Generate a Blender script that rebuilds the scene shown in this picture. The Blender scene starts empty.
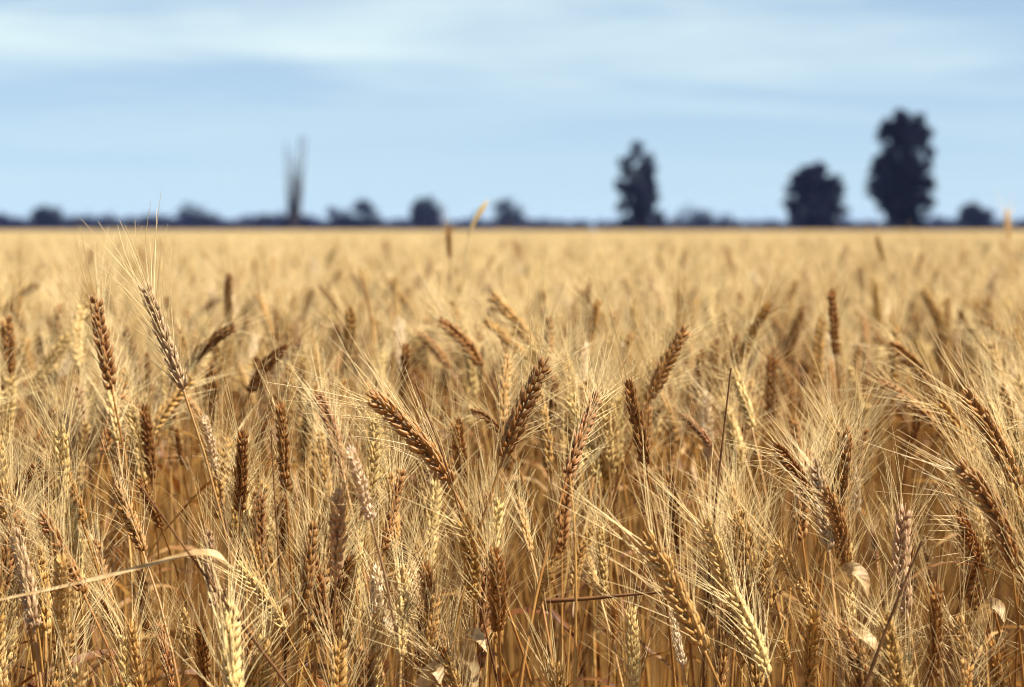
import bpy, math, random
import numpy as np
from mathutils import Vector, Matrix, Euler

R = math.radians
rng = np.random.default_rng(11)
random.seed(11)
S = bpy.context.scene
COL = S.collection

# ------------------------------------------------------------------ camera
W, H = 1024, 687
LENS = 70.0
FPX = W * LENS / 36.0
CAM_Z = 0.97
HORIZON = 229.5
PITCH = math.atan((H / 2 - HORIZON) / FPX)
cd = bpy.data.cameras.new('camera')
cam = bpy.data.objects.new('camera', cd)
COL.objects.link(cam)
cd.lens = LENS
cd.sensor_width = 36
cd.clip_start = 0.02
cd.clip_end = 20000
cam.location = (0, 0, CAM_Z)
cam.rotation_euler = (math.pi / 2 - PITCH, 0, 0)
cd.dof.use_dof = True
cd.dof.focus_distance = 1.66
cd.dof.aperture_fstop = 6.5
S.camera = cam

# ------------------------------------------------------------------ light
SUN_EL, SUN_AZ = 58.0, 110.0            # azimuth: clockwise from +Y (the way the camera looks)
world = bpy.data.worlds.new('World')
S.world = world
world.use_nodes = True
nt = world.node_tree
nt.nodes.clear()
N, L = nt.nodes.new, nt.links.new
out = N('ShaderNodeOutputWorld')
bg = N('ShaderNodeBackground')
bg.inputs['Strength'].default_value = 0.055
sky = N('ShaderNodeTexSky')
sky.sky_type = 'NISHITA'
sky.sun_disc = False
sky.sun_elevation = R(SUN_EL)
sky.sun_rotation = R(SUN_AZ)
sky.altitude = 100
sky.air_density = 1.0
sky.dust_density = 0.2
sky.ozone_density = 2.0
tc = N('ShaderNodeTexCoord')
sep = N('ShaderNodeSeparateXYZ')
L(tc.outputs['Generated'], sep.inputs[0])
lift = N('ShaderNodeVectorMath'); lift.operation = 'ADD'; lift.inputs[1].default_value = (0, 0, 0.085)
L(tc.outputs['Generated'], lift.inputs[0])
nrm_ = N('ShaderNodeVectorMath'); nrm_.operation = 'NORMALIZE'
L(lift.outputs[0], nrm_.inputs[0]); L(nrm_.outputs[0], sky.inputs['Vector'])
# clouds lie on a high flat layer, so they close up into streaks towards the horizon
zz = N('ShaderNodeMath'); zz.operation = 'MAXIMUM'; zz.inputs[1].default_value = 0.0
L(sep.outputs['Z'], zz.inputs[0])
za = N('ShaderNodeMath'); za.operation = 'ADD'; za.inputs[1].default_value = 0.09
L(zz.outputs[0], za.inputs[0])
dx = N('ShaderNodeMath'); dx.operation = 'DIVIDE'
dy = N('ShaderNodeMath'); dy.operation = 'DIVIDE'
L(sep.outputs['X'], dx.inputs[0]); L(za.outputs[0], dx.inputs[1])
L(sep.outputs['Y'], dy.inputs[0]); L(za.outputs[0], dy.inputs[1])
cv = N('ShaderNodeCombineXYZ')
L(dx.outputs[0], cv.inputs[0]); L(dy.outputs[0], cv.inputs[1])
mp = N('ShaderNodeMapping'); mp.inputs['Scale'].default_value = (0.9, 1.5, 1); mp.inputs['Location'].default_value = (1, 17, 0)
L(cv.outputs[0], mp.inputs['Vector'])
nz = N('ShaderNodeTexNoise'); nz.inputs['Scale'].default_value = 0.62; nz.inputs['Detail'].default_value = 9; nz.inputs['Roughness'].default_value = 0.55
nz.inputs['Distortion'].default_value = 0.6
L(mp.outputs[0], nz.inputs['Vector'])
cr = N('ShaderNodeValToRGB')
cr.color_ramp.elements[0].position = 0.40; cr.color_ramp.elements[0].color = (0, 0, 0, 1)
cr.color_ramp.elements[1].position = 0.70; cr.color_ramp.elements[1].color = (1, 1, 1, 1)
L(nz.outputs['Fac'], cr.inputs[0])
cm = N('ShaderNodeMath'); cm.operation = 'MULTIPLY'; cm.inputs[1].default_value = 0.8
fd = N('ShaderNodeMapRange'); fd.interpolation_type = 'SMOOTHSTEP'      # far clouds are lost in the air
fd.inputs[1].default_value = 0.03; fd.inputs[2].default_value = 0.10; fd.inputs[3].default_value = 0.18; fd.inputs[4].default_value = 1.0
L(zz.outputs[0], fd.inputs[0])
cf = N('ShaderNodeMath'); cf.operation = 'MULTIPLY'; L(cr.outputs[0], cf.inputs[0]); L(fd.outputs[0], cf.inputs[1])
L(cf.outputs[0], cm.inputs[0])
cm0 = cm
cm = N('ShaderNodeMath'); cm.operation = 'ADD'; cm.use_clamp = True; cm.inputs[1].default_value = 0.20      # a thin veil over the whole sky
L(cm0.outputs[0], cm.inputs[0])
mx = N('ShaderNodeMix'); mx.data_type = 'RGBA'
L(cm.outputs[0], mx.inputs[0])
L(sky.outputs[0], mx.inputs[6])
mx.inputs[7].default_value = (5.6, 6.8, 7.0, 1)
L(mx.outputs[2], bg.inputs['Color'])
L(bg.outputs[0], out.inputs['Surface'])

sl = bpy.data.lights.new('sun', 'SUN')
sl.energy = 5.0
sl.angle = R(0.53)
sl.color = (1.0, 0.96, 0.87)
sun = bpy.data.objects.new('sun', sl)
COL.objects.link(sun)
sun.location = (5, 10, 30)
sd = Vector((math.cos(R(SUN_EL)) * math.sin(R(SUN_AZ)), math.cos(R(SUN_EL)) * math.cos(R(SUN_AZ)), math.sin(R(SUN_EL))))
sun.rotation_euler = sd.to_track_quat('Z', 'Y').to_euler()

S.view_settings.view_transform = 'Standard'
S.view_settings.look = 'None'
S.view_settings.gamma = 1
S.view_settings.use_curve_mapping = False
S.view_settings.exposure = 1.34
S.render.engine = 'CYCLES'
S.cycles.filter_width = 1.1
S.cycles.max_bounces = 8
S.cycles.diffuse_bounces = 4
S.cycles.transmission_bounces = 4
S.cycles.volume_bounces = 0
S.cycles.use_denoising = True
S.cycles.denoising_input_passes = 'RGB_ALBEDO_NORMAL'
S.cycles.denoising_prefilter = 'ACCURATE'

# ------------------------------------------------------------------ helpers
CM = np.array(cam.rotation_euler.to_matrix())

def px(x, y, d):
    """the world point seen at pixel x, y at horizontal distance d from the camera"""
    v = CM @ np.array([(x - W / 2) / FPX, -(y - H / 2) / FPX, -1.0])
    return np.array([0, 0, CAM_Z]) + v * (d / v[1])

def proj(p):
    v = CM.T @ (np.asarray(p, float) - np.array([0, 0, CAM_Z]))
    return W / 2 + FPX * v[0] / -v[2], H / 2 - FPX * v[1] / -v[2]

def norm(v):
    v = np.asarray(v, float)
    return v / (np.linalg.norm(v) + 1e-12)

def tube(P, rad, sides=6, flat=1.0):
    """a tapering tube through the points P"""
    P = np.asarray(P, float)
    k = len(P)
    T = np.gradient(P, axis=0)
    T /= np.linalg.norm(T, axis=1)[:, None] + 1e-12
    ref = np.array([0.31, 0.95, 0.02]) if abs(T[0] @ np.array([0.31, 0.95, 0.02])) < 0.9 else np.array([1.0, 0.1, 0.1])
    A = np.cross(T, ref); A /= np.linalg.norm(A, axis=1)[:, None] + 1e-12
    B = np.cross(T, A)
    a = np.arange(sides) * 2 * math.pi / sides
    rad = np.broadcast_to(np.asarray(rad, float), (k,))
    V = P[:, None, :] + rad[:, None, None] * (np.cos(a)[None, :, None] * A[:, None, :] + flat * np.sin(a)[None, :, None] * B[:, None, :])
    i = np.arange(k - 1)[:, None] * sides
    j = np.arange(sides)[None, :]
    j2 = (j + 1) % sides
    Q = np.stack([i + j, i + j2, i + sides + j2, i + sides + j], -1).reshape(-1, 4)
    return V.reshape(-1, 3), Q

def ribbon(P, wid, nrm, vee=0.18, twist=0.0):
    """a folded leaf blade: three points across"""
    P = np.asarray(P, float); k = len(P)
    T = np.gradient(P, axis=0); T /= np.linalg.norm(T, axis=1)[:, None] + 1e-12
    nrm = norm(nrm)
    V = []
    for q in range(k):
        s = norm(np.cross(T[q], nrm)); n = np.cross(s, T[q])
        a = twist * q / (k - 1)
        s, n = s * math.cos(a) + n * math.sin(a), n * math.cos(a) - s * math.sin(a)
        w = wid[q]
        V += [P[q] - s * w, P[q] - n * w * vee * 2, P[q] + s * w]
    Q = []
    for q in range(k - 1):
        for c in range(2):
            Q.append([q * 3 + c, q * 3 + c + 1, q * 3 + 4 + c, q * 3 + 3 + c])
    return np.array(V), np.array(Q)
VEIN = lambda n: np.tile([0, .5, 1.0], n)

class Bag:
    """gathers pieces of one mesh"""
    def __init__(s): s.V = []; s.Q = []; s.U = []; s.M = []; s.C = []; s.n = 0
    def add(s, VQ, u=0.5, mat=0, col=(1, 1, 1)):
        V, Q = VQ
        s.V.append(V); s.Q.append(Q + s.n); s.n += len(V)
        s.U.append(np.broadcast_to(np.asarray(u, float), (len(V),)))
        s.M.append(np.broadcast_to(np.asarray(mat), (len(Q),)))
        s.C.append(np.broadcast_to(np.asarray(col, float), (len(V), 3)))
    def arrays(s):
        return np.concatenate(s.V), np.concatenate(s.Q), np.concatenate(s.U), np.concatenate(s.M), np.concatenate(s.C)
    def mesh(s, name, mats, gcol=False):
        V, Q, U, M, C = s.arrays()
        me = bpy.data.meshes.new(name)
        me.vertices.add(len(V)); me.vertices.foreach_set('co', V.astype(np.float32).ravel())
        me.loops.add(Q.size); me.loops.foreach_set('vertex_index', Q.astype(np.int32).ravel())
        me.polygons.add(len(Q))
        me.polygons.foreach_set('loop_start', np.arange(0, Q.size, 4, dtype=np.int32))
        for m in (mats if isinstance(mats, (list, tuple)) else [mats]): me.materials.append(m)
        me.polygons.foreach_set('material_index', M.astype(np.int32))
        me.polygons.foreach_set('use_smooth', np.ones(len(Q), dtype=bool))
        at = me.attributes.new('u', 'FLOAT', 'POINT'); at.data.foreach_set('value', U.astype(np.float32))
        if gcol:
            at = me.attributes.new('gcol', 'FLOAT_VECTOR', 'POINT'); at.data.foreach_set('vector', C.astype(np.float32).ravel())
        me.update(calc_edges=True)
        return me

def link(name, data, parent=None, **props):
    o = bpy.data.objects.new(name, data); COL.objects.link(o)
    if parent is not None: o.parent = parent
    for k, v in props.items(): o[k] = v
    return o

# ------------------------------------------------------------------ materials
def straw(name, kind, source, transl=0.25, rough=0.5):
    """dry straw: kind ear / beard / stem / leaf; the tint comes from the object, the instance or the mesh"""
    m = bpy.data.materials.new(name); m.use_nodes = True
    t = m.node_tree; t.nodes.clear(); N, L = t.nodes.new, t.links.new
    out = N('ShaderNodeOutputMaterial')
    if source == 'OBJECT':
        c = N('ShaderNodeObjectInfo').outputs['Color']
    else:
        a = N('ShaderNodeAttribute'); a.attribute_name = 'icol' if source == 'INST' else 'gcol'
        a.attribute_type = 'INSTANCER' if source == 'INST' else 'GEOMETRY'
        c = a.outputs['Color']
    def mix(f, A, B, typ='MIX'):
        x = N('ShaderNodeMix'); x.data_type = 'RGBA'; x.blend_type = typ
        for sock, v in ((x.inputs[0], f), (x.inputs[6], A), (x.inputs[7], B)):
            if hasattr(v, 'node'): L(v, sock)
            else: sock.default_value = v
        return x.outputs[2]
    co = N('ShaderNodeTexCoord').outputs['Object']
    u = N('ShaderNodeAttribute'); u.attribute_name = 'u'; u.attribute_type = 'GEOMETRY'
    nz = N('ShaderNodeTexNoise'); nz.inputs['Scale'].default_value = {'ear': 160, 'beard': 30, 'stem': 14, 'leaf': 60, 'pale_leaf': 90}[kind]
    nz.inputs['Detail'].default_value = 3
    L(co, nz.inputs['Vector'])
    rp = N('ShaderNodeValToRGB'); L(nz.outputs['Fac'], rp.inputs[0])
    rp.color_ramp.elements[0].position = 0.32; rp.color_ramp.elements[1].position = 0.7
    if kind == 'ear':
        rp.color_ramp.elements[0].color = (0.62, 0.56, 0.5, 1); rp.color_ramp.elements[1].color = (1.15, 1.1, 1.05, 1)
        base = mix(1.0, c, rp.outputs[0], 'MULTIPLY')
        r2 = N('ShaderNodeValToRGB'); L(u.outputs['Fac'], r2.inputs[0])
        r2.color_ramp.elements[0].position = 0.35; r2.color_ramp.elements[1].position = 1.0
        r2.color_ramp.elements[0].color = (0, 0, 0, 1); r2.color_ramp.elements[1].color = (0.22, 0.22, 0.22, 1)
        base = mix(r2.outputs[0], base, (0.66, 0.45, 0.20, 1))      # glume tips bleach paler than their backs
    elif kind == 'beard':
        rp.color_ramp.elements[0].color = (0.80, 0.76, 0.7, 1); rp.color_ramp.elements[1].color = (1.08, 1.06, 1.0, 1)
        base = mix(0.15, (0.92, 0.765, 0.415, 1), c)
        base = mix(1.0, base, rp.outputs[0], 'MULTIPLY')
    elif kind == 'stem':
        rp.color_ramp.elements[0].color = (0.21, 0.070, 0.012, 1); rp.color_ramp.elements[1].color = (0.46, 0.255, 0.068, 1)
        base = mix(0.2, rp.outputs[0], c)
    else:
        rp.color_ramp.elements[0].color = (0.30, 0.11, 0.022, 1); rp.color_ramp.elements[1].color = (0.68, 0.46, 0.18, 1)
        if kind == 'pale_leaf': rp.color_ramp.elements[0].color = (0.36, 0.20, 0.07, 1); rp.color_ramp.elements[1].color = (0.74, 0.55, 0.28, 1)
        rd = N('ShaderNodeObjectInfo').outputs['Random']
        r3 = N('ShaderNodeValToRGB'); L(rd, r3.inputs[0])
        r3.color_ramp.elements[0].position = 0.2; r3.color_ramp.elements[1].position = 0.95
        r3.color_ramp.elements[0].color = (0.36, 0.20, 0.11, 1); r3.color_ramp.elements[1].color = (1.08, 1.06, 1.04, 1)
        base = mix(1.0, rp.outputs[0], r3.outputs[0], 'MULTIPLY')
        if kind == 'pale_leaf': base = rp.outputs[0]
        sn = N('ShaderNodeMath'); sn.operation = 'MULTIPLY'; sn.inputs[1].default_value = 62; L(u.outputs['Fac'], sn.inputs[0])
        s2 = N('ShaderNodeMath'); s2.operation = 'SINE'; L(sn.outputs[0], s2.inputs[0])
        s3 = N('ShaderNodeMapRange'); s3.inputs[1].default_value = -1; s3.inputs[3].default_value = .74; s3.inputs[4].default_value = 1.0; L(s2.outputs[0], s3.inputs[0])
        base = mix(1.0, base, s3.outputs[0], 'MULTIPLY')          # veins along the blade
    p = N('ShaderNodeBsdfPrincipled')
    L(base, p.inputs['Base Color'])
    p.inputs['Roughness'].default_value = rough
    p.inputs['Specular IOR Level'].default_value = 0.35
    tr = N('ShaderNodeBsdfTranslucent')
    warm = mix(1.0, base, (1.0, 0.84, 0.60, 1), 'MULTIPLY')
    L(warm, tr.inputs['Color'])
    ms = N('ShaderNodeMixShader'); ms.inputs[0].default_value = transl
    L(p.outputs[0], ms.inputs[1]); L(tr.outputs[0], ms.inputs[2])
    if kind != 'beard':
        b = N('ShaderNodeBump'); b.inputs['Strength'].default_value = 0.25; b.inputs['Distance'].default_value = 0.0006
        wv = N('ShaderNodeTexNoise'); wv.inputs['Scale'].default_value = 900 if kind == 'ear' else 500
        L(co, wv.inputs['Vector'])
        L(wv.outputs['Fac'], b.inputs['Height']); L(b.outputs[0], p.inputs['Normal'])
    L(ms.outputs[0], out.inputs['Surface'])
    return m

TR = {'ear': 0.12, 'beard': 0.35, 'stem': 0.12, 'leaf': 0.4}
RO = {'ear': 0.5, 'beard': 0.35, 'stem': 0.4, 'leaf': 0.55}
MAT = {'pale_leaf': straw('bleached_leaf', 'pale_leaf', 'OBJECT', .3, .55)}
MAT.update({k: straw('dry_' + k, k, 'OBJECT', TR[k], RO[k]) for k in TR})
IMAT = [straw('field_' + k, k, 'INST', TR[k], RO[k]) for k in ('ear', 'beard', 'stem', 'leaf')]
GMAT = [straw('crop_' + k, k, 'GEO', TR[k], RO[k]) for k in ('ear', 'beard', 'stem', 'leaf')]

def plain(name, colA, colB, scale, rough=0.9):
    m = bpy.data.materials.new(name); m.use_nodes = True
    t = m.node_tree; p = t.nodes['Principled BSDF']
    nz = t.nodes.new('ShaderNodeTexNoise'); nz.inputs['Scale'].default_value = scale; nz.inputs['Detail'].default_value = 5
    co = t.nodes.new('ShaderNodeTexCoord'); t.links.new(co.outputs['Object'], nz.inputs['Vector'])
    rp = t.nodes.new('ShaderNodeValToRGB'); t.links.new(nz.outputs['Fac'], rp.inputs[0])
    rp.color_ramp.elements[0].position = 0.35; rp.color_ramp.elements[1].position = 0.65
    rp.color_ramp.elements[0].color = (*colA, 1); rp.color_ramp.elements[1].color = (*colB, 1)
    t.links.new(rp.outputs[0], p.inputs['Base Color'])
    p.inputs['Roughness'].default_value = rough; p.inputs['Specular IOR Level'].default_value = 0.05
    return m

# tints of the ears
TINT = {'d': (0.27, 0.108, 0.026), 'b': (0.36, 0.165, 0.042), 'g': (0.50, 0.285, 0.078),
        's': (0.67, 0.485, 0.19), 'p': (0.50, 0.32, 0.18), 'w': (0.84, 0.70, 0.48)}
def jit(c, a=0.12):
    f = 1 + rng.uniform(-a, a)
    return tuple(float(v * f * (1 + rng.uniform(-0.04, 0.04))) for v in c)

# ------------------------------------------------------------------ the wheat ear
def bend(V, k, L):
    """bows points along Z into an arc in the XZ plane; straight on past the tip"""
    z = np.clip(V[:, 2], 0, L); ex = V[:, 2] - z
    if abs(k) < 1e-6: return V
    a = k * z
    cx = (1 - np.cos(a)) / k; cz = np.sin(a) / k
    return np.stack([cx + V[:, 0] * np.cos(a) + ex * np.sin(a), V[:, 1], cz - V[:, 0] * np.sin(a) + ex * np.cos(a)], 1)

PROF_T = np.array([0, .12, .36, .62, .82, 1.0]); PROF_R = np.array([.35, .78, 1.0, .74, .40, .04])
def floret(o, d, outw, ln, wd, sides=6, lod=0):
    t, r = (PROF_T, PROF_R) if lod == 0 else (np.array([0, .35, .75, 1.0]), np.array([.45, 1.0, .6, .06]))
    P = o + d * (t[:, None] * ln) + outw * (np.sin(t * math.pi)[:, None] * ln * 0.10)
    V, Q = tube(P, r * wd, sides, 0.78)
    return (V, Q), np.repeat(t, sides)

def make_ear(L, deg, seed, lod=0, spread=1.0):
    """ear and beard as two Bags; two rows of overlapping spikelets on a bowed rachis"""
    g = np.random.default_rng(seed)
    ear, beard = Bag(), Bag()
    k = R(deg) / L
    n = {0: 21, 1: 13, 2: 0}[lod]
    sides = 6 if lod == 0 else 4
    def put(bag, VQ, u=0.5): bag.add((bend(VQ[0], k, L), VQ[1]), u)
    if lod < 2:
        put(ear, tube(np.stack([np.zeros(7), np.zeros(7), np.linspace(-.002, L * .97, 7)], 1), np.linspace(.0013, .0006, 7), sides))
        for i in range(n):
            f = i / (n - 1); s = 1 if i % 2 else -1
            z = L * (0.01 + 0.86 * f)
            sz = (0.74 + 0.26 * min(1, f / 0.2)) * (1 - 0.30 * max(0, (f - 0.6) / 0.4)) * (1 if lod == 0 else 1.3)
            ln = L * 0.136 * sz * g.uniform(.9, 1.1)
            X = np.array([s, 0, 0.0]); Y = np.array([0, 1.0, 0]); Z = np.array([0, 0, 1.0])
            o = np.array([s * 0.0004, 0, z])
            parts = [(0.40, 0.00, 1.0), (0.31, 0.26, 1.0), (0.31, -0.26, 1.0)] if lod == 0 else [(0.2, 0.3, 1.0), (0.2, -0.3, 1.0)]
            if lod == 0: parts += [(0.36, 0.48, 0.72), (0.36, -0.48, 0.72)]
            for q, (ax, ay, sc) in enumerate(parts):
                ax += g.normal(0, .09); ay += g.normal(0, .09)
                d = norm(Z + X * ax + Y * ay)
                outw = norm(X * (ax + .15) + Y * ay)
                l = ln * sc * g.uniform(.92, 1.1)
                oo = o + Y * ay * 0.0030 + X * (0.0006 if q else 0.0020)
                VQ, u = floret(oo, d, outw, l, (0.00212 if q < 3 else .0017) * (1 if lod == 0 else 1.25) * (L / .09) * sz ** .5, sides, lod)
                put(ear, VQ, u)
                if q < 3 and (g.random() < .42 if q == 0 else g.random() < .85) and not (lod and g.random() < .1):
                    al = g.uniform(.040, .078) * (0.78 + .30 * f) * (L / .09)
                    e = oo + d * l * .97
                    sp = spread * g.uniform(.55, 1.5)
                    d2 = norm(Z + (X * (ax * .9 + .10) + Y * ay * 1.0) * sp + g.normal(0, .05, 3))
                    cu = norm(X * g.uniform(-.3, 1) + Y * np.sign(ay + g.normal(0, .1)) * .6) * g.normal(.05, .10)
                    m = 6 if lod == 0 else 4
                    tt = np.linspace(0, 1, m)[:, None]
                    P = e + d2 * tt * al + cu * al * tt ** 2
                    rr = np.linspace(1, .35, m) * g.uniform(.8, 1.2) * (.00032 if lod == 0 else .00042)
                    put(beard, tube(P, rr, 3))
    else:
        t = np.linspace(0, 1, 7)
        w = np.array([.4, .85, 1, 1, .9, .7, .15]) * .0085
        P = np.stack([.0018 * np.cos(np.arange(7) * math.pi), np.zeros(7), t * L], 1)
        put(ear, tube(P, w, 5, .8), 0.75)
        for i in range(12):
            f = g.uniform(.1, 1); a = g.uniform(0, 2 * math.pi)
            h = np.array([math.cos(a), math.sin(a), 0]); al = g.uniform(.06, .09)
            e = h * .004 + np.array([0, 0, f * L]); d2 = norm(np.array([0, 0, 1]) + h * g.uniform(.15, .55))
            put(beard, tube(np.stack([e, e + d2 * al]), [.0008, .0005], 3))
    c = bend(np.array([[0, 0, L]]), k, L)[0]
    return ear, beard, c

EARS = []
for i, (ln, deg, sp) in enumerate([(.090, 4, 1.0), (.088, 14, 1.1), (.094, 22, .9), (.086, 34, 1.15), (.090, 9, 1.3), (.092, 28, .8),
                                   (.084, 2, .9), (.096, 18, 1.2), (.088, 45, 1.0), (.091, 11, .7)]):
    e, b, c = make_ear(ln, deg, 100 + i, 0, sp)
    EARS.append(dict(L=ln, ear=e, beard=b, chord=c, em=e.mesh('wheat_ear', MAT['ear']), bm=b.mesh('wheat_beard', MAT['beard'])))

def frame_to(chord, target, spin_dir=None):
    """rotation that takes the ear's chord to target, bowed towards spin_dir"""
    c = norm(chord); t = norm(target)
    xa = norm(np.array([1, 0, 0]) - c * c[0]); A = np.stack([xa, np.cross(c, xa), c], 1)
    if spin_dir is None: spin_dir = rng.normal(0, 1, 3)
    xb = norm(spin_dir - t * (t @ spin_dir)); B = np.stack([xb, np.cross(t, xb), t], 1)
    return B @ A.T

def bez(p0, p1, p2, p3, n):
    t = np.linspace(0, 1, n)[:, None]
    return (1 - t) ** 3 * p0 + 3 * (1 - t) ** 2 * t * p1 + 3 * (1 - t) * t ** 2 * p2 + t ** 3 * p3

def stem_path(root, base, tang, n=14):
    h = base[2] - root[2]
    return bez(root, root + np.array([0, 0, h * .42]), base - norm(tang) * h * .30, base, n)

def stem_bag(path, r0=.0017, r1=.0011, sides=6):
    n = len(path)
    rad = np.linspace(r0, r1, n)
    b = Bag(); b.add(tube(path, rad, sides))
    for q in (n // 3, (2 * n) // 3):                                   # joints of the straw
        d = norm(path[q + 1] - path[q])
        b.add(tube(np.stack([path[q] - d * .004, path[q] - d * .0015, path[q] + d * .0015, path[q] + d * .004]), np.array([1., 1.45, 1.45, 1.]) * rad[q], sides))
    return b

def leaf_bag(start, az, ln, wd, droop, twist, g):
    h = np.array([math.cos(az), math.sin(az), 0.0])
    n = 12; t = np.linspace(0, 1, n)
    ang = R(68) - droop * t ** 1.3
    P = [np.array(start, float)]
    for q in range(1, n):
        P.append(P[-1] + (h * math.cos(ang[q]) + np.array([0, 0, math.sin(ang[q])])) * ln / (n - 1) + g.normal(0, .0018, 3))
    w = wd * np.clip(np.minimum(t * 6 + .45, 1), 0, 1) * np.sqrt(np.clip(1 - t ** 2.2, 0.004, 1)) / 2
    b = Bag(); b.add(ribbon(P, w, np.array([0, 0, 1.0]) - h * .2 + np.array([.05, .03, 0]), .16, twist), VEIN(n))
    return b

def local(b, root):
    b.V = [v - root for v in b.V]; return b

OCC = []                                                              # ears already standing: pixel box and distance
WHEAT = []
def wheat(tip, base, tint, label, group, var=None, spin=None, leaf=True, leaf_paths=(), root=None, r0=.0017):
    tip, base = np.asarray(tip, float), np.asarray(base, float)
    v = EARS[var if var is not None else int(rng.integers(len(EARS)))]
    d = tip - base; ln = np.linalg.norm(d); sc = ln / np.linalg.norm(v['chord'])
    if spin is None:
        hz = np.array([d[0], d[1], 0]); spin = hz / ln * 2 + rng.normal(0, .5, 3) - np.array([0, 0, .4])
    M = frame_to(v['chord'], d, spin)
    bt = M @ np.array([0, 0, 1.0])                                    # the way the ear leaves the straw
    if root is None:
        root = np.array([base[0] - bt[0] * .22 + rng.normal(0, .02), base[1] - bt[1] * .22 + rng.normal(0, .02), 0.0])
    col = (*jit(tint), 1)
    e = link('wheat_stalk', None); e.location = root; e.empty_display_size = .02
    e['label'] = label; e['category'] = 'wheat'; e['group'] = group
    path = stem_path(root, base, bt)
    st = link('stem', stem_bag(path - root, r0).mesh('wheat_stem', MAT['stem']), e); st.color = col
    ea = link('ear', v['em'], e); ea.color = col
    ea.matrix_local = Matrix.Translation(Vector(base - root)) @ Matrix(M.tolist()).to_4x4() @ Matrix.Scale(sc, 4)
    be = link('beard', v['bm'], ea); be.color = col
    if leaf:
        for rep in range(1 if rng.random() < .75 else 2):
            s = path[int(rng.integers(5, 11))] - root
            lb = leaf_bag(s, rng.uniform(0, 2 * math.pi), rng.uniform(.10, .22), rng.uniform(.005, .010), rng.uniform(1.2, 3.6), rng.uniform(-2.5, 2.5), rng)
            link('leaf', lb.mesh('wheat_leaf', MAT['leaf']), e).color = col
    for P, wd, nrm, tw in leaf_paths:
        P = np.asarray(P) - root
        n = len(P); t = np.linspace(0, 1, n)
        lb = Bag(); lb.add(ribbon(P, wd * np.clip(np.minimum(t * 5 + .3, (1 - t) * 4 + .08), 0, 1) / 2, nrm, .14, tw), VEIN(n))
        link('leaf', lb.mesh('wheat_leaf', MAT['pale_leaf']), e).color = col
    a, b = proj(tip), proj(base)
    OCC.append((min(a[0], b[0]) - 9, max(a[0], b[0]) + 9, min(a[1], b[1]) - 4, max(a[1], b[1]) + 3, base[1]))
    WHEAT.append(e)
    return e

# ------------------------------------------------------------------ setting: ground
gb = Bag()
gx, gy = np.meshgrid(np.array([-2600, -1200, -400, -60, -12, -3, 0, 3, 12, 60, 400, 1200, 2600.]), np.array([-600, -200, -30, -4, 0, 4, 30, 300, 900, 1800, 3000.]))
GV = np.stack([gx.ravel(), gy.ravel(), np.zeros(gx.size)], 1)
nx, ny = gx.shape[1], gx.shape[0]
GQ = np.array([[r * nx + c, r * nx + c + 1, (r + 1) * nx + c + 1, (r + 1) * nx + c] for r in range(ny - 1) for c in range(nx - 1)])
gb.add((GV, GQ))
ground = link('ground', gb.mesh('ground', plain('dry_soil', (0.07, 0.032, 0.013), (0.14, 0.07, 0.03), 7.0)), kind='structure')

# ------------------------------------------------------------------ the trees on the horizon
def foliage_mat(name, a, b):
    m = plain(name, a, b, 0.5, 0.7)
    return m
FOL = [foliage_mat('gum_leaves', (0.001, 0.001, 0.006), (0.016, 0.016, 0.034)), foliage_mat('scrub_leaves', (0.003, 0.003, 0.011), (0.011, 0.011, 0.026))]
BARK = plain('grey_bark', (0.045, 0.038, 0.038), (0.10, 0.085, 0.08), 3.0)

def leaf_quads(cen, rad, n, size, g):
    """n leaf clumps spread through a lobe, thicker near its skin"""
    d = g.normal(0, 1, (n, 3)); d /= np.linalg.norm(d, axis=1)[:, None]
    r = g.uniform(.12, 1, n) ** .5 * (1 + g.normal(0, .10, n))
    c = np.asarray(cen) + d * r[:, None] * np.asarray(rad)
    a = g.normal(0, 1, (n, 3)); a /= np.linalg.norm(a, axis=1)[:, None]
    b = np.cross(a, g.normal(0, 1, (n, 3))); b /= np.linalg.norm(b, axis=1)[:, None]
    s = (size * g.uniform(.5, 1.3, n))[:, None]
    V = np.stack([c - a * s * .6, c - b * s * .35, c + a * s * .6, c + b * s * .35], 1).reshape(-1, 3)
    return V, np.arange(4 * n).reshape(-1, 4)

def tree(name, label, lobes, d, group='trees along the horizon', trunk_px=None, mat=0, seed=0, dens=1.0, leaf=.42, deep=True):
    """lobes: pixel x, y and radius of the clumps that make up the crown"""
    g = np.random.default_rng(500 + seed)
    k = d / FPX
    tx = trunk_px if trunk_px is not None else sum(l[0] * l[2] for l in lobes) / sum(l[2] for l in lobes)
    root = px(tx, HORIZON, d); root[2] = 0
    e = link(name, None); e.location = root
    e['label'] = label; e['category'] = 'tree'; e['group'] = group
    cb, tb = Bag(), Bag()
    top = max(px(x, y, d)[2] for x, y, r in lobes)
    tp = np.stack([np.linspace(0, g.normal(0, .3), 7), np.linspace(0, g.normal(0, .3), 7), np.linspace(0, top * .8, 7)], 1)
    tb.add(tube(tp, np.linspace(top * .032, top * .008, 7), 8))
    for (x, y, r) in lobes:
        c = px(x, y, d) - root; rr = r * k
        c[1] = g.normal(0, rr * .55) if deep else 0
        nsub = 5 if r > 8 else 3
        for q in range(nsub):
            o = g.normal(0, .36, 3) * rr
            rs = rr * g.uniform(.62, .92)
            cb.add(leaf_quads(c + o, (rs, rs, rs * .85), int(dens * max(70, 230 * (r / 12) ** 1.5)), leaf, g))
        s = tp[min(5, max(1, int(6 * (c[2] / top) * .7)))]
        tb.add(tube(bez(s, s + np.array([0, 0, rr * .5]), c * .6 + s * .4, c, 6), np.linspace(top * .011, top * .003, 6), 5))
    link('trunk', tb.mesh('tree_trunk', BARK), e)
    link('crown', cb.mesh('tree_crown', FOL[mat]), e)
    return e

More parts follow.
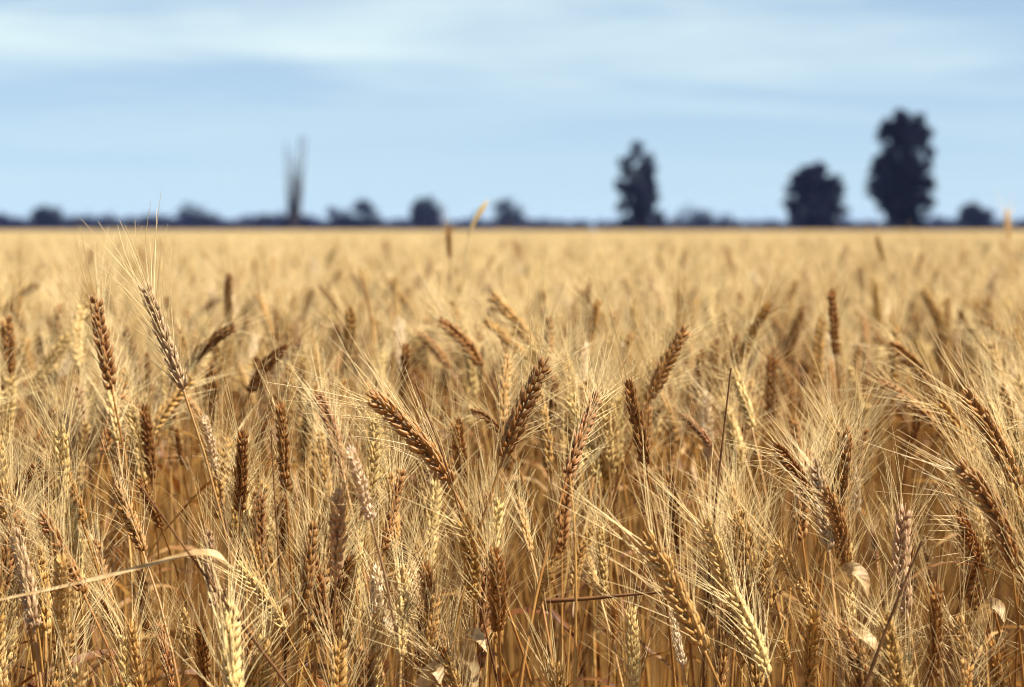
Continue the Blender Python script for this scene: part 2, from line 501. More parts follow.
tree('gum_tree', 'tallest dark bushy gum tree with a notched crown at right', [(903, 126, 13), (890, 130, 9), (917, 128, 10), (925, 142, 10), (905, 143, 15), (888, 148, 10), (880, 163, 9), (928, 155, 8), (896, 164, 12), (912, 162, 9), (876, 182, 9), (888, 184, 11), (905, 184, 15), (924, 181, 9), (920, 196, 11), (893, 202, 12), (908, 206, 13), (884, 197, 8), (898, 218, 11), (911, 219, 11), (918, 172, 10), (925, 166, 7), (908, 175, 12), (900, 195, 12), (888, 212, 9), (905, 158, 12), (884, 175, 9), (874, 195, 8), (874, 172, 7), (931, 187, 6), (928, 202, 7), (921, 214, 8), (903, 119, 9), (889, 124, 8), (918, 122, 8), (883, 136, 7), (929, 133, 7)], 255, seed=1, dens=.8)
tree('gum_tree', 'medium round-topped gum tree left of the tallest one', [(812, 170, 8), (822, 171, 8), (805, 174, 7), (830, 180, 8), (802, 179, 8), (800, 192, 9), (815, 190, 13), (829, 189, 8), (798, 207, 9), (832, 207, 9), (815, 208, 14), (803, 220, 9), (827, 220, 9), (815, 181, 10), (808, 199, 10), (824, 200, 10), (815, 221, 9), (800, 199, 8), (836, 216, 7), (795, 217, 7), (806, 182, 9), (826, 186, 9), (798, 177, 8), (814, 167, 8), (832, 178, 8), (836, 196, 8), (794, 192, 8), (838, 206, 8), (795, 204, 9), (838, 187, 7), (820, 168, 8), (808, 170, 8)], 300, seed=2, dens=.85)
tree('gum_tree', 'loose ragged gum tree leaning left, right of the centre', [(638, 155, 5), (630, 159, 5), (641, 166, 8), (631, 172, 7), (648, 178, 7), (620, 186, 6), (633, 187, 9), (646, 192, 9), (652, 206, 7), (627, 205, 7), (640, 208, 10), (627, 219, 7), (643, 219, 9), (656, 219, 7), (637, 180, 8), (639, 199, 9), (634, 212, 9), (626, 196, 7), (655, 196, 6), (624, 210, 7), (658, 213, 6), (645, 166, 6), (622, 222, 6), (648, 164, 6), (625, 172, 6), (638, 151, 8), (652, 183, 7), (623, 165, 7), (651, 170, 8), (631, 157, 7), (647, 157, 7), (619, 183, 7)], 290, seed=3, dens=.75)
small = [
    ('lone low round tree at the right edge of the treeline', [(973, 209, 8), (966, 217, 8), (982, 218, 8), (974, 219, 8)], 420),
    ('low spreading scrub tree just right of the ragged gum', [(694, 218, 8), (708, 221, 8), (681, 223, 6)], 620),
    ('low flat scrub tree between the ragged gum and the round one', [(722, 223, 6), (733, 224, 5)], 640),
    ('small square-topped tree near the middle of the horizon', [(503, 211, 7), (512, 215, 7), (517, 221, 6), (504, 221, 7)], 560),
    ('dark ball-shaped tree left of the horizon centre', [(424, 211, 10), (415, 216, 7), (434, 215, 8), (424, 220, 10)], 520),
    ('pointed tree of the clump right of the bare poles', [(361, 210, 7), (366, 217, 8), (356, 219, 7), (376, 221, 6)], 560),
    ('low tree at the left end of the clump beside the bare poles', [(332, 214, 6), (338, 219, 7), (347, 218, 7)], 570),
    ('low round tree left of the bare poles', [(197, 217, 9), (187, 221, 7), (207, 221, 7)], 580),
    ('dark round tree near the left edge of the horizon', [(45, 215, 9), (38, 219, 8), (54, 220, 8)], 500),
    ('small bush tree right of the dark round one at far left', [(77, 221, 6), (84, 223, 5)], 620),
    ('flat low tree third from the left end of the horizon', [(106, 221, 6), (115, 223, 5)], 650),
    ('low tree in the band before the left low round tree', [(146, 220, 6), (136, 223, 5), (160, 222, 6)], 630),
    ('low bushy tree touching the foot of the bare poles on the left', [(262, 221, 6), (251, 223, 5), (275, 220, 7)], 600),
    ('small tree cut by the left edge of the picture', [(6, 221, 6), (-4, 220, 7)], 600),
    ('low bush tree under the tallest gum on its right', [(942, 222, 5), (950, 224, 4)], 640),
    ('tiny tree just right of the dark ball-shaped tree', [(478, 221, 5), (470, 224, 4)], 680),
]
for q, (lab, lobes, d) in enumerate(small):
    tree('scrub_tree', lab, [(x_, y_ - 1, r_ * 1.3) for x_, y_, r_ in lobes], d, seed=20 + q, mat=1, leaf=.6, dens=.8)

# the dead tree: bare upright limbs from a shaggy foot
d = 330; root = px(294, HORIZON, d); root[2] = 0
e = link('dead_tree', None); e.location = root
e['label'] = 'bare dead tree of thin upright poles rising above the treeline'; e['category'] = 'tree'; e['group'] = 'trees along the horizon'
tb = Bag(); tb.add(tube(np.stack([np.zeros(5), np.zeros(5), np.linspace(0, 5.5, 5)], 1), np.linspace(.95, .45, 5), 8)); link('trunk', tb.mesh('dead_trunk', BARK), e)
g = np.random.default_rng(77)
for (bx, by, tx, ty, r0) in [(288, 212, 284, 142, .16), (292, 208, 290, 150, .14), (295, 205, 294, 160, .2), (297, 208, 299, 135, .19), (301, 208, 305, 136, .16), (290, 216, 288, 172, .16), (300, 214, 301, 168, .15), (296, 214, 297, 178, .22)]:
    a = np.array([(bx - 294.5) * .1, g.normal(0, .3), 1.2]); b = px(bx, by, d) - root; b[1] = g.normal(0, .4); c = px(tx, ty, d) - root; c[1] = g.normal(0, 1.2)
    lb = Bag(); P = bez(a, a * .4 + b * .6, b, c, 9) + g.normal(0, .06, (9, 3)); P[0] = a
    lb.add(tube(P, np.linspace(r0 * 1.6, r0 * .75, 9), 6))
    for w in range(1):
        s = P[5 + w]; lb.add(tube(np.stack([s, s + np.array([g.normal(0, .5), g.normal(0, .4), g.uniform(.6, 1.4)])]), [r0 * .3, r0 * .1], 4))
    link('branch', lb.mesh('dead_branch', BARK), e)
cb = Bag()
for (x, y, r) in [(294, 214, 6), (290, 221, 7), (299, 221, 6), (295, 205, 4)]:
    c = px(x, y, d) - root; c[1] = 0
    cb.add(leaf_quads(c, (r * d / FPX,) * 3, 150, .5, g))
link('crown', cb.mesh('ivy_crown', FOL[1]), e)

# the far low scrub that reads as one dark band
g = np.random.default_rng(9); tl = Bag(); d0 = 720
x = -260
while x < 1290:
    h = 11.5 if x < 310 else 8.5 if x < 470 else 8.5 if x < 610 else 7.5 if x < 800 else 8.5
    if not (586 < x < 596 or 742 < x < 748):
        hh = h * g.uniform(.6, 1.15); dd = d0 + g.normal(0, 25); c = px(x, HORIZON - hh * .5, dd); rr = hh * .62 * dd / FPX
        c[2] = max(c[2], rr * .6)
        tl.add(leaf_quads(c, (rr * 1.7, rr * 1.7, rr * 1.15), 130, 1.1, g))
    x += g.uniform(2.5, 5)
link('distant_treeline', tl.mesh('distant_treeline', FOL[1]), kind='stuff', label='low dark scrub along the far edge of the field', category='treeline')

# ------------------------------------------------------------------ wheat traced from the photograph
# tip x, y, foot of the ear x, y, distance (0 = from the ear's size), tint, what it looks like
HERO = [
 (142, 278, 183, 389, 1.63, 'p', 'tallest wheat stalk at left, mauve-brown ear leaning left above the crop'),
 (94, 290, 112, 390, 1.86, 'd', 'dark upright wheat ear left of the tallest mauve-brown one'),
 (550, 355, 503, 458, 1.60, 'd', 'dark brown ear leaning right near the middle, standing well clear'),
 (600, 390, 568, 475, 1.63, 'd', 'dark ear leaning right, between the two dark ears of the centre'),
 (627, 378, 646, 466, 1.62, 'd', 'dark upright ear just right of centre with a blunt top'),
 (690, 323, 648, 402, 1.95, 'b', 'brown ear slanting right behind the blunt-topped dark ear'),
 (362, 391, 450, 484, 1.66, 'b', 'long brown ear bowed far over to the left at centre left'),
 (243, 428, 240, 513, 1.70, 'd', 'short dark bolt-upright ear at lower left'),
 (280, 398, 286, 492, 1.76, 'd', 'dark upright ear right of the short bolt-upright one'),
 (316, 390, 340, 458, 1.84, 'd', 'dark ear tilting left above the bleached white ear'),
 (349, 446, 371, 521, 1.49, 'w', 'bleached white ear leaning left at lower left of centre'),
 (336, 488, 336, 580, 1.51, 'p', 'grey-brown upright ear just below the bleached white ear'),
 (13, 524, 34, 630, 1.52, 'p', 'pale grey ear at the bottom left edge'),
 (63, 553, 63, 638, 1.52, 's', 'pale straw ear standing beside the grey one at bottom left'),
 (101, 586, 103, 618, 1.90, 'w', 'small whitish ear low at the left, pale among shadows'),
 (404, 562, 401, 658, 1.52, 's', 'straw yellow ear low left of centre with a wide beard'),
 (462, 512, 474, 600, 1.56, 'g', 'golden ear low at centre, left of a browner twin'),
 (497, 545, 499, 632, 1.54, 'b', 'brownish ear low at centre, right of its golden twin'),
 (517, 496, 531, 553, 1.80, 'g', 'dull golden ear tilted left behind the low centre pair'),
 (551, 560, 535, 611, 1.75, 's', 'pale short ear leaning right, low right of the centre pair'),
 (641, 528, 704, 650, 1.50, 'g', 'big golden ear leaning left at the bottom, right of centre'),
 (587, 556, 601, 600, 1.85, 's', 'small straw ear above the broken horizontal straw'),
 (643, 470, 644, 516, 2.05, 'b', 'half-hidden brown ear below the blunt-topped dark ear'),
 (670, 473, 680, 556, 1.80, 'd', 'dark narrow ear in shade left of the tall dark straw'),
 (814, 456, 829, 550, 1.56, 'p', 'grey-brown ear on a long clear straw at lower right'),
 (773, 444, 809, 499, 1.68, 'd', 'dark ear leaning left touching the grey-brown lower right ear'),
 (777, 538, 811, 607, 1.60, 's', 'straw ear leaning left under the grey-brown lower right ear'),
 (727, 584, 767, 676, 1.50, 's', 'pale yellow ear leaning left at the bottom, right of centre'),
 (815, 610, 808, 692, 1.54, 'g', 'golden ear cut by the bottom edge under the grey-brown one'),
 (937, 582, 933, 680, 1.53, 'b', 'brown upright ear at the bottom right near the dark red straw'),
 (951, 458, 1012, 568, 1.55, 'b', 'large amber ear leaning left at the right edge'),
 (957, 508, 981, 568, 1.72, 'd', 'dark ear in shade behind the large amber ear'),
 (994, 640, 1003, 700, 1.56, 'g', 'golden ear low in the bottom right corner'),
 (960, 388, 1017, 487, 1.64, 'b', 'long brown ear leaning left high at the right edge'),
 (887, 343, 930, 386, 2.30, 'b', 'slim brown ear leaning hard left in the right middle distance'),
 (831, 287, 836, 356, 2.35, 'd', 'dark upright ear standing alone above the right middle distance'),
 (731, 367, 752, 428, 2.00, 's', 'pale ear tilting left by the top of the tall dark straw'),
 (773, 352, 773, 420, 2.20, 'b', 'soft brown upright ear right of the tall dark straw'),
 (701, 348, 696, 400, 2.40, 'b', 'blurred brown upright ear beside the slanting brown one'),
 (680, 414, 712, 448, 1.95, 'd', 'short dark ear bent left above the tall dark straw'),
 (918, 398, 913, 440, 2.10, 'd', 'short dark ear half buried at right'),
 (943, 404, 938, 438, 2.40, 'b', 'small blurred ear beside the short dark one at right'),
 (953, 328, 958, 370, 2.80, 'd', 'blurred dark upright ear in the far right distance'),
 (977, 321, 1009, 345, 2.90, 'b', 'blurred ear lying left at the far right distance'),
 (1008, 352, 986, 401, 2.35, 'b', 'brown ear leaning right near the right edge'),
 (862, 314, 867, 352, 3.10, 'b', 'faint upright ear right of the lone dark one'),
 (587, 283, 587, 333, 3.00, 'd', 'blurred dark upright ear above the middle of the field'),
 (435, 319, 481, 367, 2.35, 'b', 'brown ear leaning left behind the centre'),
 (414, 332, 450, 369, 2.60, 'b', 'dim ear leaning left, left of its twin behind the centre'),
 (483, 319, 530, 361, 2.45, 'g', 'golden ear leaning left, rightmost of three slanting behind the centre'),
 (407, 342, 403, 401, 2.25, 'b', 'dim upright ear above the bowed brown ear'),
 (509, 353, 503, 425, 2.05, 'g', 'golden upright ear just behind the clear dark centre ear'),
 (456, 416, 463, 482, 1.90, 'b', 'soft brown upright ear right of the bowed one'),
 (468, 411, 500, 433, 1.95, 'd', 'short dark ear bent left beside the clear dark centre ear'),
 (395, 273, 395, 327, 3.10, 'g', 'blurred pale brown upright ear left of centre in the distance'),
 (318, 286, 341, 316, 3.20, 'd', 'blurred dark ear tipping left in the left distance'),
 (229, 272, 229, 330, 2.75, 'd', 'blurred dark upright ear right of the tallest one'),
 (257, 290, 272, 335, 3.00, 'g', 'pale blurred ear tilting left in the left distance'),
 (210, 336, 224, 384, 2.30, 'g', 'light golden ear right of the tallest ear\'s foot'),
 (289, 347, 249, 394, 2.20, 'b', 'brown ear leaning right below the left distance ears'),
 (350, 342, 333, 374, 2.60, 'b', 'small blurred ear leaning right left of centre'),
 (8, 303, 29, 339, 3.00, 'd', 'blurred dark ear tilting left at the left edge'),
 (75, 311, 72, 353, 2.90, 'd', 'small blurred upright ear left of the dark left ear'),
 (-2, 378, 24, 414, 2.30, 'b', 'brown ear leaning out at the left edge'),
 (146, 352, 149, 392, 2.30, 'b', 'dull ear partly behind the tallest ear'),
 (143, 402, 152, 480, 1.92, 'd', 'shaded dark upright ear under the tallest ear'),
 (114, 480, 143, 552, 1.66, 'b', 'brown ear leaning left above the long dry leaf'),
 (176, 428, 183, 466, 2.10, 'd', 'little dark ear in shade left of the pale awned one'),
 (204, 415, 216, 470, 1.85, 'w', 'whitish ear tilting left between two dark ones at left'),
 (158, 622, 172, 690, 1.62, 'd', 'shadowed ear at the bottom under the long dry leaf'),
 (200, 622, 207, 690, 1.66, 'b', 'dim brown ear at the bottom by the diagonal straw'),
 (284, 605, 286, 655, 1.75, 'b', 'dim brown ear low right of the diagonal straw'),
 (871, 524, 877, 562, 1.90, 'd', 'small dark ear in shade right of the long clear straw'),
 (782, 636, 790, 676, 1.70, 's', 'short pale ear low beside the bottom pale yellow ear'),
 (614, 600, 613, 640, 1.75, 'g', 'small golden ear below the broken horizontal straw'),
 (925, 548, 930, 585, 1.85, 'b', 'little brown ear above the bottom right upright one'),
 (749, 311, 747, 346, 3.00, 'b', 'blurred brown upright ear right of centre in the distance'),
 (775, 313, 771, 343, 3.10, 'b', 'blurred short ear beside its taller twin right of centre'),
 (799, 335, 797, 366, 3.00, 'b', 'smudged brown ear left of the lone dark upright one'),
 (915, 313, 917, 343, 3.20, 'b', 'smudged brown ear at right between two dark upright ones'),
 (448, 226, 450, 258, 3.4, 'g', 'tall golden ear crossing the horizon left of centre'),
 (1007, 210, 1009, 238, 4.0, 'g', 'tall pale ear crossing the horizon at the right edge'),
 (876, 236, 884, 262, 3.8, 'g', 'faint tall ear under the tallest gum tree'),
]
FOCUS = 1.66
# leaves traced: key hero index -> list of (pixel points with distance, width, normal, twist)
LEAVES = {
 16: [([(476, 690, 1.55), (470, 660, 1.55), (466, 640, 1.54), (470, 631, 1.53), (479, 636, 1.52), (487, 652, 1.515)], .013, (.3, -1, .5), .5)],
 15: [([(418, 700, 1.52), (424, 684, 1.515), (430, 670, 1.51), (438, 668, 1.505), (440, 684, 1.50)], .012, (0, -1, .5), .4)],
 24: [([(836, 610, 1.58), (838, 588, 1.57), (845, 572, 1.56), (856, 567, 1.555), (866, 580, 1.55), (868, 596, 1.55)], .013, (.2, -1, .4), .5),
      ([(845, 655, 1.57), (850, 640, 1.56), (860, 632, 1.555), (872, 640, 1.55), (880, 654, 1.55)], .011, (0, -.8, .8), .3)],
 10: [([(372, 640, 1.58), (376, 622, 1.575), (384, 612, 1.57), (390, 622, 1.565), (388, 640, 1.56)], .011, (0, -1, .3), .6)],
 30: [([(978, 640, 1.6), (982, 615, 1.59), (990, 602, 1.58), (1000, 606, 1.575), (1004, 622, 1.57)], .011, (0, -1, .4), .4)],
 14: [([(106, 660, 1.85), (110, 640, 1.84), (116, 622, 1.83), (112, 612, 1.82), (106, 625, 1.82)], .012, (0, -1, .3), .4)],
}
for i, (tx, ty, bx_, by_, D, tk, lab) in enumerate(HERO):
    t, b = px(tx, ty, D), px(bx_, by_, D)
    ln = np.linalg.norm(t - b)
    want = .086
    if ln < want:
        dyv = min(math.sqrt(want ** 2 - ln ** 2), ln * .75)
        t = px(tx, ty, D - dyv) if i % 3 else px(tx, ty, D + dyv)
    bow = abs(tx - bx_) / max(1, abs(ty - by_))
    var = int(rng.choice([2, 3, 5, 8])) if bow > .55 else int(rng.choice([0, 1, 4, 6, 7, 9]))
    lp = [([px(*q) for q in P], w, n, tw) for P, w, n, tw in LEAVES.get(i, [])]
    sm = []
    for P, w, n, tw in lp:                                             # smooth the traced leaf
        P = np.array(P)
        s = np.linspace(0, len(P) - 1, 16); P = np.stack([np.interp(s, np.arange(len(P)), P[:, c]) for c in range(3)], 1)
        for _ in range(2): P[1:-1] = (P[:-2] + 2 * P[1:-1] + P[2:]) / 4
        sm.append((P, w, n, tw))
    wheat(t, b, TINT[tk], lab, 'ripe wheat stalks at the front of the field', var, leaf=(i not in LEAVES and D < 2.2), leaf_paths=sm)

# ------------------------------------------------------------------ loose dry straws and the long leaf
DARK = plain('weathered_straw', (0.07, 0.03, 0.012), (0.16, 0.075, 0.03), 40, .6)
def dry(name, label, pts, r, mat, cat='straw'):
    P = np.array([px(*q) for q in pts])
    if name == 'dry_straw' and 'level' not in label:                      # rooted in the soil
        e0 = P[0] - P[1]; P = np.concatenate([[P[0] + e0 * (P[0][2] / -e0[2])], P])
    s = np.linspace(0, len(P) - 1, 14); P = np.stack([np.interp(s, np.arange(len(P)), P[:, c]) for c in range(3)], 1)
    for _ in range(2): P[1:-1] = (P[:-2] + 2 * P[1:-1] + P[2:]) / 4
    root = P[0].copy()
    rr_ = np.linspace(r, r * .45, len(P)) if 'blade' not in label else r * np.interp(np.linspace(0, 1, len(P)), [0, .7, .82, .93, 1], [.2, .22, .8, 1, .15])
    b = Bag(); b.add(tube(P - root, rr_, 6, 1.0 if 'blade' not in label else .35))
    o = link(name, b.mesh(name, mat), label=label, category=cat); o.location = root; o.color = (*TINT['g'], 1)
    return o
dry('dry_straw', 'long thin dark straw slanting down to the right at lower left', [(330, 745, 1.47), (290, 687, 1.46), (215, 590, 1.45), (140, 485, 1.45)], .0019, DARK)
dry('dry_straw', 'dark upright straw beside the short bolt-upright dark ear', [(292, 800, 1.64), (282, 600, 1.64), (276, 520, 1.64), (271, 430, 1.65)], .0013, DARK)
dry('dry_straw', 'tall dark bare straw right of centre', [(700, 760, 1.60), (708, 580, 1.60), (718, 480, 1.60), (731, 368, 1.61)], .0015, DARK)
dry('dry_straw', 'dark red bare straw slanting right at the bottom right', [(845, 740, 1.46), (865, 687, 1.46), (893, 610, 1.46), (922, 541, 1.46)], .0019, DARK)
dry('dry_straw', 'short blackish straw tip leaning left beside the bowed ear', [(470, 560, 1.60), (452, 480, 1.60), (437, 440, 1.60), (415, 383, 1.60)], .0011, DARK)
dry('dry_straw', 'broken straw lying level across the lower centre', [(545, 601, 1.58), (585, 599, 1.57), (625, 595, 1.56), (664, 592, 1.55)], .0020, DARK)
dry('dry_straw', 'pale clear straw running up behind the low centre pair', [(572, 800, 1.52), (576, 640, 1.52), (576, 540, 1.53), (570, 476, 1.54)], .0016, MAT['stem'])
P = np.array([px(*q) for q in [(-120, 640, 1.47), (-40, 606, 1.47), (30, 594, 1.47), (90, 580, 1.46), (150, 565, 1.455), (185, 553, 1.45), (205, 551, 1.45), (216, 553, 1.45), (224, 558, 1.453), (229, 565, 1.456)]])
s = np.linspace(0, 9, 26); P = np.stack([np.interp(s, np.arange(10), P[:, c]) for c in range(3)], 1)
for _ in range(3): P[1:-1] = (P[:-2] + 2 * P[1:-1] + P[2:]) / 4
t = np.linspace(0, 1, 26); root = P[0].copy()
b = Bag(); b.add(ribbon(P - root, .0125 / 2 * np.clip(np.minimum(.16 + t ** 1.5 * 1.05, (1 - t) * 4.5 + .05), 0, 1) * (1 + np.random.default_rng(3).normal(0, .06, 26)), (0.1, -.75, 1), .3, .5), VEIN(26))
o = link('dry_leaf', b.mesh('dry_leaf', MAT['pale_leaf']), label='long dry leaf blade reaching in from the left edge', category='leaf'); o.location = root
# two soft blades standing up against the horizon
for lab, pts, r in (('pale blurred blade rising over the horizon left of centre', [(462, 330, 3.0), (463, 270, 3.0), (469, 228, 3.0), (488, 200, 3.0)], .0050),
                    ('thin blurred grey stalk standing left of the far upright ear', [(376, 400, 2.8), (374, 340, 2.8), (368, 300, 2.8), (359, 266, 2.8)], .003)):
    dry('dry_straw', lab, pts, r, MAT['beard'] if 'blade' in lab else MAT['stem'])

# ------------------------------------------------------------------ further single stalks of the front rows
FILL = 300 - len(WHEAT)
def blocked(tip, base, d):
    a, b = proj(tip), proj(base)
    x0, x1, y0, y1 = min(a[0], b[0]) - 6, max(a[0], b[0]) + 6, min(a[1], b[1]), max(a[1], b[1])
    for (p0, p1, q0, q1, D) in OCC[:len(HERO)]:
        if d < D + .06 and x0 < p1 and x1 > p0 and y0 - 40 < q1: return True
    return False
made = 0; tries = 0
KEYS = ['d', 'b', 'g', 's', 'p', 'w']
FLAB = {'d': 'dark-eared wheat stalk lost in the crowded front rows', 'b': 'brown-eared wheat stalk lost in the crowded front rows',
        'g': 'golden-eared wheat stalk lost in the crowded front rows', 's': 'straw-yellow wheat stalk lost in the crowded front rows',
        'p': 'grey-brown-eared wheat stalk lost in the crowded front rows', 'w': 'bleached wheat stalk lost in the crowded front rows'}
while made < FILL and tries < 40000:
    tries += 1
    d = 1.46 + 0.85 * rng.random() ** 1.1
    half = d * W / 2 / FPX
    x = rng.uniform(-half * 1.06, half * 1.06)
    drop = rng.uniform(.20, .33) if d < 1.62 else rng.uniform(.10, .28) if d < 1.9 else rng.uniform(.09, .20)
    ln = rng.uniform(.072, .095)
    az = rng.uniform(0, 2 * math.pi); tilt = abs(rng.normal(0, R(16))) + R(3)
    dv = np.array([math.cos(az) * math.sin(tilt), math.sin(az) * math.sin(tilt), math.cos(tilt)])
    tip = np.array([x, d, CAM_Z - drop]); base = tip - dv * ln
    if proj(tip)[1] > 690: continue
    if proj(tip)[1] < (395 if d < 1.9 else 350): continue
    if blocked(tip, base, d): continue
    if any(abs(w[0] - x) < .02 and abs(w[1] - d) < .03 for w in [(o.location.x, o.location.y) for o in WHEAT[len(HERO):]]): continue
    k = KEYS[int(rng.choice(6, p=[.14, .29, .30, .22, .03, .02]))]
    wheat(tip, base, TINT[k], FLAB[k], 'wheat stalks filling the front rows', leaf=True)
    made += 1

# ------------------------------------------------------------------ the rest of the crop: one mass
PROTO = bpy.data.collections.new('crop_prototypes')                    # sources for the instances, not part of the scene
protos = []
def proto(bag, mats, gcol):
    me = bag.mesh('crop_%03d' % len(protos), mats, gcol)
    o = bpy.data.objects.new('crop_%03d' % len(protos), me); PROTO.objects.link(o); protos.append(o)
    return len(protos) - 1

def merge(dst, src, M, T, mat, col=(1, 1, 1), sc=1.0):
    V, Q, U, _, _ = src.arrays() if isinstance(src, Bag) else src
    dst.add(((V * sc) @ M.T + T, Q), U, mat, col)

def whole_plant(earset, height, tilt, az, g, lod, dst, x=0., y=0., col=(1, 1, 1), leaf=True):
    e, b, c = earset
    dv = np.array([math.cos(az) * math.sin(tilt), math.sin(az) * math.sin(tilt), math.cos(tilt)])
    M = frame_to(c, dv, np.array([dv[0], dv[1], -.3]) + g.normal(0, .4, 3))
    root = np.array([x, y, 0.0]); bt = M @ np.array([0, 0, 1.0])
    base = np.array([x + bt[0] * .2, y + bt[1] * .2, height - .085 * math.cos(tilt)])
    path = stem_path(root, base, bt, {0: 12, 1: 6, 2: 3}[lod])
    if lod == 2: path = path[1:]
    dst.add(tube(path, np.linspace(.0016, .0011, len(path)) * (1 if lod < 2 else 1.3), {0: 5, 1: 3, 2: 3}[lod]), .5, 2, col)
    merge(dst, e, M, base, 0, col); merge(dst, b, M, base, 1, col)
    if leaf and lod < 2:
        lb = leaf_bag(path[len(path) * 3 // 4], g.uniform(0, 6.28), g.uniform(.10, .2), g.uniform(.005, .009), g.uniform(1, 3.4), g.uniform(-2, 2), g)
        merge(dst, lb, np.eye(3), np.zeros(3), 3, col)

g = np.random.default_rng(5)
NEAR = []
for i in range(14):
    b = Bag(); v = EARS[i % len(EARS)]
    whole_plant((v['ear'].arrays(), v['beard'].arrays(), v['chord']), .86, abs(g.normal(0, R(18))) + R(4), g.uniform(0, 6.28), g, 0, b, leaf=i % 3 != 0)
    NEAR.append(proto(b, IMAT, False))
def tint(g):
    k = KEYS[int(g.choice(6, p=[.08, .18, .36, .30, .04, .04]))]
    f = g.uniform(.88, 1.12)
    return tuple(v * f for v in TINT[k])
L1 = [make_ear(.09, a, 300 + i, 1, s) for i, (a, s) in enumerate([(5, 1), (15, 1.2), (30, 1), (40, .9), (10, .8)])]
L1 = [(e.arrays(), b.arrays(), c) for e, b, c in L1]
L2 = [make_ear(.09, a, 400 + i, 2, 1) for i, a in enumerate([5, 20, 40])]
L2 = [(e.arrays(), b.arrays(), c) for e, b, c in L2]
def patch(size, n, sets, lod, hs, hm):
    b = Bag()
    m = int(math.sqrt(n)); st = size / m
    for i in range(m):
        for j in range(m):
            x, y = (i + .5 + g.uniform(-.5, .5)) * st - size / 2, (j + .5 + g.uniform(-.5, .5)) * st - size / 2
            whole_plant(sets[int(g.integers(len(sets)))], hm + g.normal(0, hs), abs(g.normal(0, R(22))) + R(3), g.uniform(0, 6.28), g, lod, b, x, y, tint(g))
    return proto(b, GMAT, True)
MID = [patch(.5, 100, L1, 1, .030, .825) for i in range(4)]
FAR = [patch(1.0, 400, L2, 2, .020, .80) for i in range(3)]
VFAR = [patch(4.0, 1600, L2, 2, .02, .80) for i in range(2)]

pts, rot, scl, idx, icol = [], [], [], [], []
def put(x, y, z, rz, s, i, c=(1, 1, 1), rx=0., ry=0.):
    pts.append((x, y, z)); rot.append((rx, ry, rz)); scl.append(s); idx.append(i); icol.append(c)
def wedge(d, m=1.0): return d * (W / 2 / FPX) * 1.25 + m
# single plants from the front rows back to four metres, thinner where the front stalks stand
y = 1.44
cell = .05
while y < 4.0:
    wd = wedge(y, .75); x = -wd
    while x < wd:
        inframe = abs(x) < y * W / 2 / FPX * (1.04 if y > 1.9 else 1.35)
        keep = .97
        if inframe and y < 2.31: keep = 0 if y < 1.60 else 0.30 if y < 1.66 else .60 if y < 1.9 else .75
        if g.random() < keep:
            xx, yy = x + g.uniform(-.5, .5) * cell, y + g.uniform(-.5, .5) * cell
            drop = g.normal(.145, .032) if yy > 1.9 or not inframe else g.uniform(.17, .34)
            if yy > 3: drop = g.normal(.14, .030)
            if yy < 2.25: drop = max(drop, .150 + .03 * g.random())
            s = (CAM_Z - max(drop, .08)) / .86
            if inframe and yy < 3.4:
                top = proj((xx, yy, CAM_Z - drop))
                if any(p0 - 8 < top[0] < p1 + 8 and top[1] - 55 < q1 and yy < D + .02 for p0, p1, q0, q1, D in OCC[:len(HERO)]): x += cell; continue
            put(xx, yy, 0, g.uniform(0, 6.28), s, NEAR[int(g.integers(len(NEAR)))], tint(g))
        x += cell
    y += cell
def rows(y0, y1, size, ids, jz):
    y = y0 + size / 2
    while y < y1:
        wd = wedge(y, 1 + size); n = int(wd / size) + 1
        for i in range(-n, n + 1):
            h = .008 * math.sin(i * size * .9 + y * .35) + .006 * math.sin(y * 1.1 - i * size * .4)
            put(i * size + g.normal(0, size * .03), y, 0, int(g.integers(4)) * math.pi / 2 + g.normal(0, .03), 1 + h + g.normal(0, jz), ids[int(g.integers(len(ids)))])
        y += size
rows(4.0, 16.0, .5, MID, .006)
rows(16.0, 60.0, 1.0, FAR, .006)
rows(60.0, 248.0, 4.0, VFAR, .004)

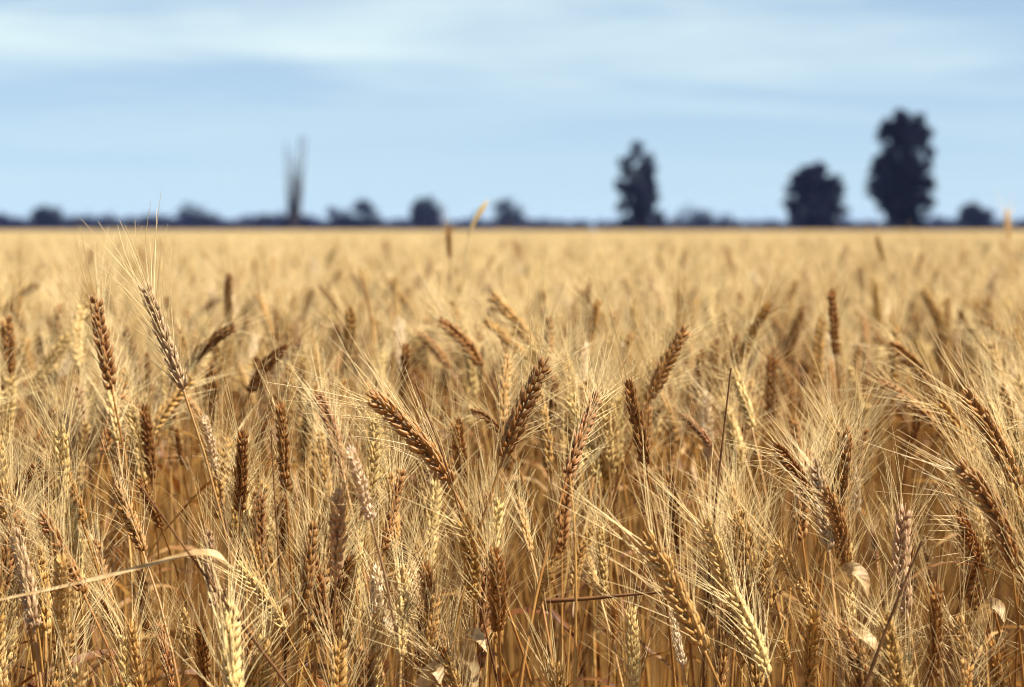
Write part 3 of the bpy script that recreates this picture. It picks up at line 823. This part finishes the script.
me = bpy.data.meshes.new('wheat_field')
me.vertices.add(len(pts)); me.vertices.foreach_set('co', np.array(pts, np.float32).ravel())
for nm, ty, dat, key in (('rot', 'FLOAT_VECTOR', rot, 'vector'), ('scl', 'FLOAT', scl, 'value'), ('idx', 'INT', idx, 'value'), ('icol', 'FLOAT_VECTOR', icol, 'vector')):
    a = me.attributes.new(nm, ty, 'POINT'); a.data.foreach_set(key, np.array(dat, np.int32 if ty == 'INT' else np.float32).ravel())
field = link('wheat_field', me, kind='stuff', label='ripe golden wheat crop spreading flat to the horizon', category='wheat')
ng = bpy.data.node_groups.new('crop', 'GeometryNodeTree')
ng.interface.new_socket('Geometry', in_out='INPUT', socket_type='NodeSocketGeometry')
ng.interface.new_socket('Geometry', in_out='OUTPUT', socket_type='NodeSocketGeometry')
gi, go = ng.nodes.new('NodeGroupInput'), ng.nodes.new('NodeGroupOutput')
ip = ng.nodes.new('GeometryNodeInstanceOnPoints'); ci = ng.nodes.new('GeometryNodeCollectionInfo')
ci.inputs['Collection'].default_value = PROTO; ci.inputs['Separate Children'].default_value = True; ci.inputs['Reset Children'].default_value = True
def na(nm, ty):
    n = ng.nodes.new('GeometryNodeInputNamedAttribute'); n.data_type = ty; n.inputs['Name'].default_value = nm
    return next(o for o in n.outputs if o.enabled and o.name == 'Attribute')
er = ng.nodes.new('FunctionNodeEulerToRotation')
ng.links.new(na('rot', 'FLOAT_VECTOR'), er.inputs[0])
ng.links.new(gi.outputs[0], ip.inputs['Points']); ng.links.new(ci.outputs[0], ip.inputs['Instance'])
ip.inputs['Pick Instance'].default_value = True
ng.links.new(na('idx', 'INT'), ip.inputs['Instance Index']); ng.links.new(er.outputs[0], ip.inputs['Rotation']); ng.links.new(na('scl', 'FLOAT'), ip.inputs['Scale'])
ng.links.new(ip.outputs[0], go.inputs[0])
md = field.modifiers.new('crop', 'NODES'); md.node_group = ng
print('wheat', len(WHEAT), 'instances', len(pts))

# ------------------------------------------------------------------ the air
HAZE = True
if HAZE:
    hb = bpy.data.meshes.new('haze')
    x0, x1, y0, y1, z0, z1 = -2700, 2700, -700, 3100, -1, 19
    hb.from_pydata([(x, y, z) for z in (z0, z1) for y in (y0, y1) for x in (x0, x1)], [], [(0, 2, 3, 1), (4, 5, 7, 6), (0, 1, 5, 4), (2, 6, 7, 3), (0, 4, 6, 2), (1, 3, 7, 5)])
    hm = bpy.data.materials.new('haze'); hm.use_nodes = True; t = hm.node_tree; t.nodes.clear()
    o_ = t.nodes.new('ShaderNodeOutputMaterial'); pv = t.nodes.new('ShaderNodeVolumePrincipled')
    pv.inputs['Color'].default_value = (.32, .44, .95, 1); pv.inputs['Density'].default_value = 0.00009
    t.links.new(pv.outputs[0], o_.inputs['Volume'])
    hb.materials.append(hm)
    link('haze', hb, kind='stuff', label='thin bluish air over the far field', category='haze')
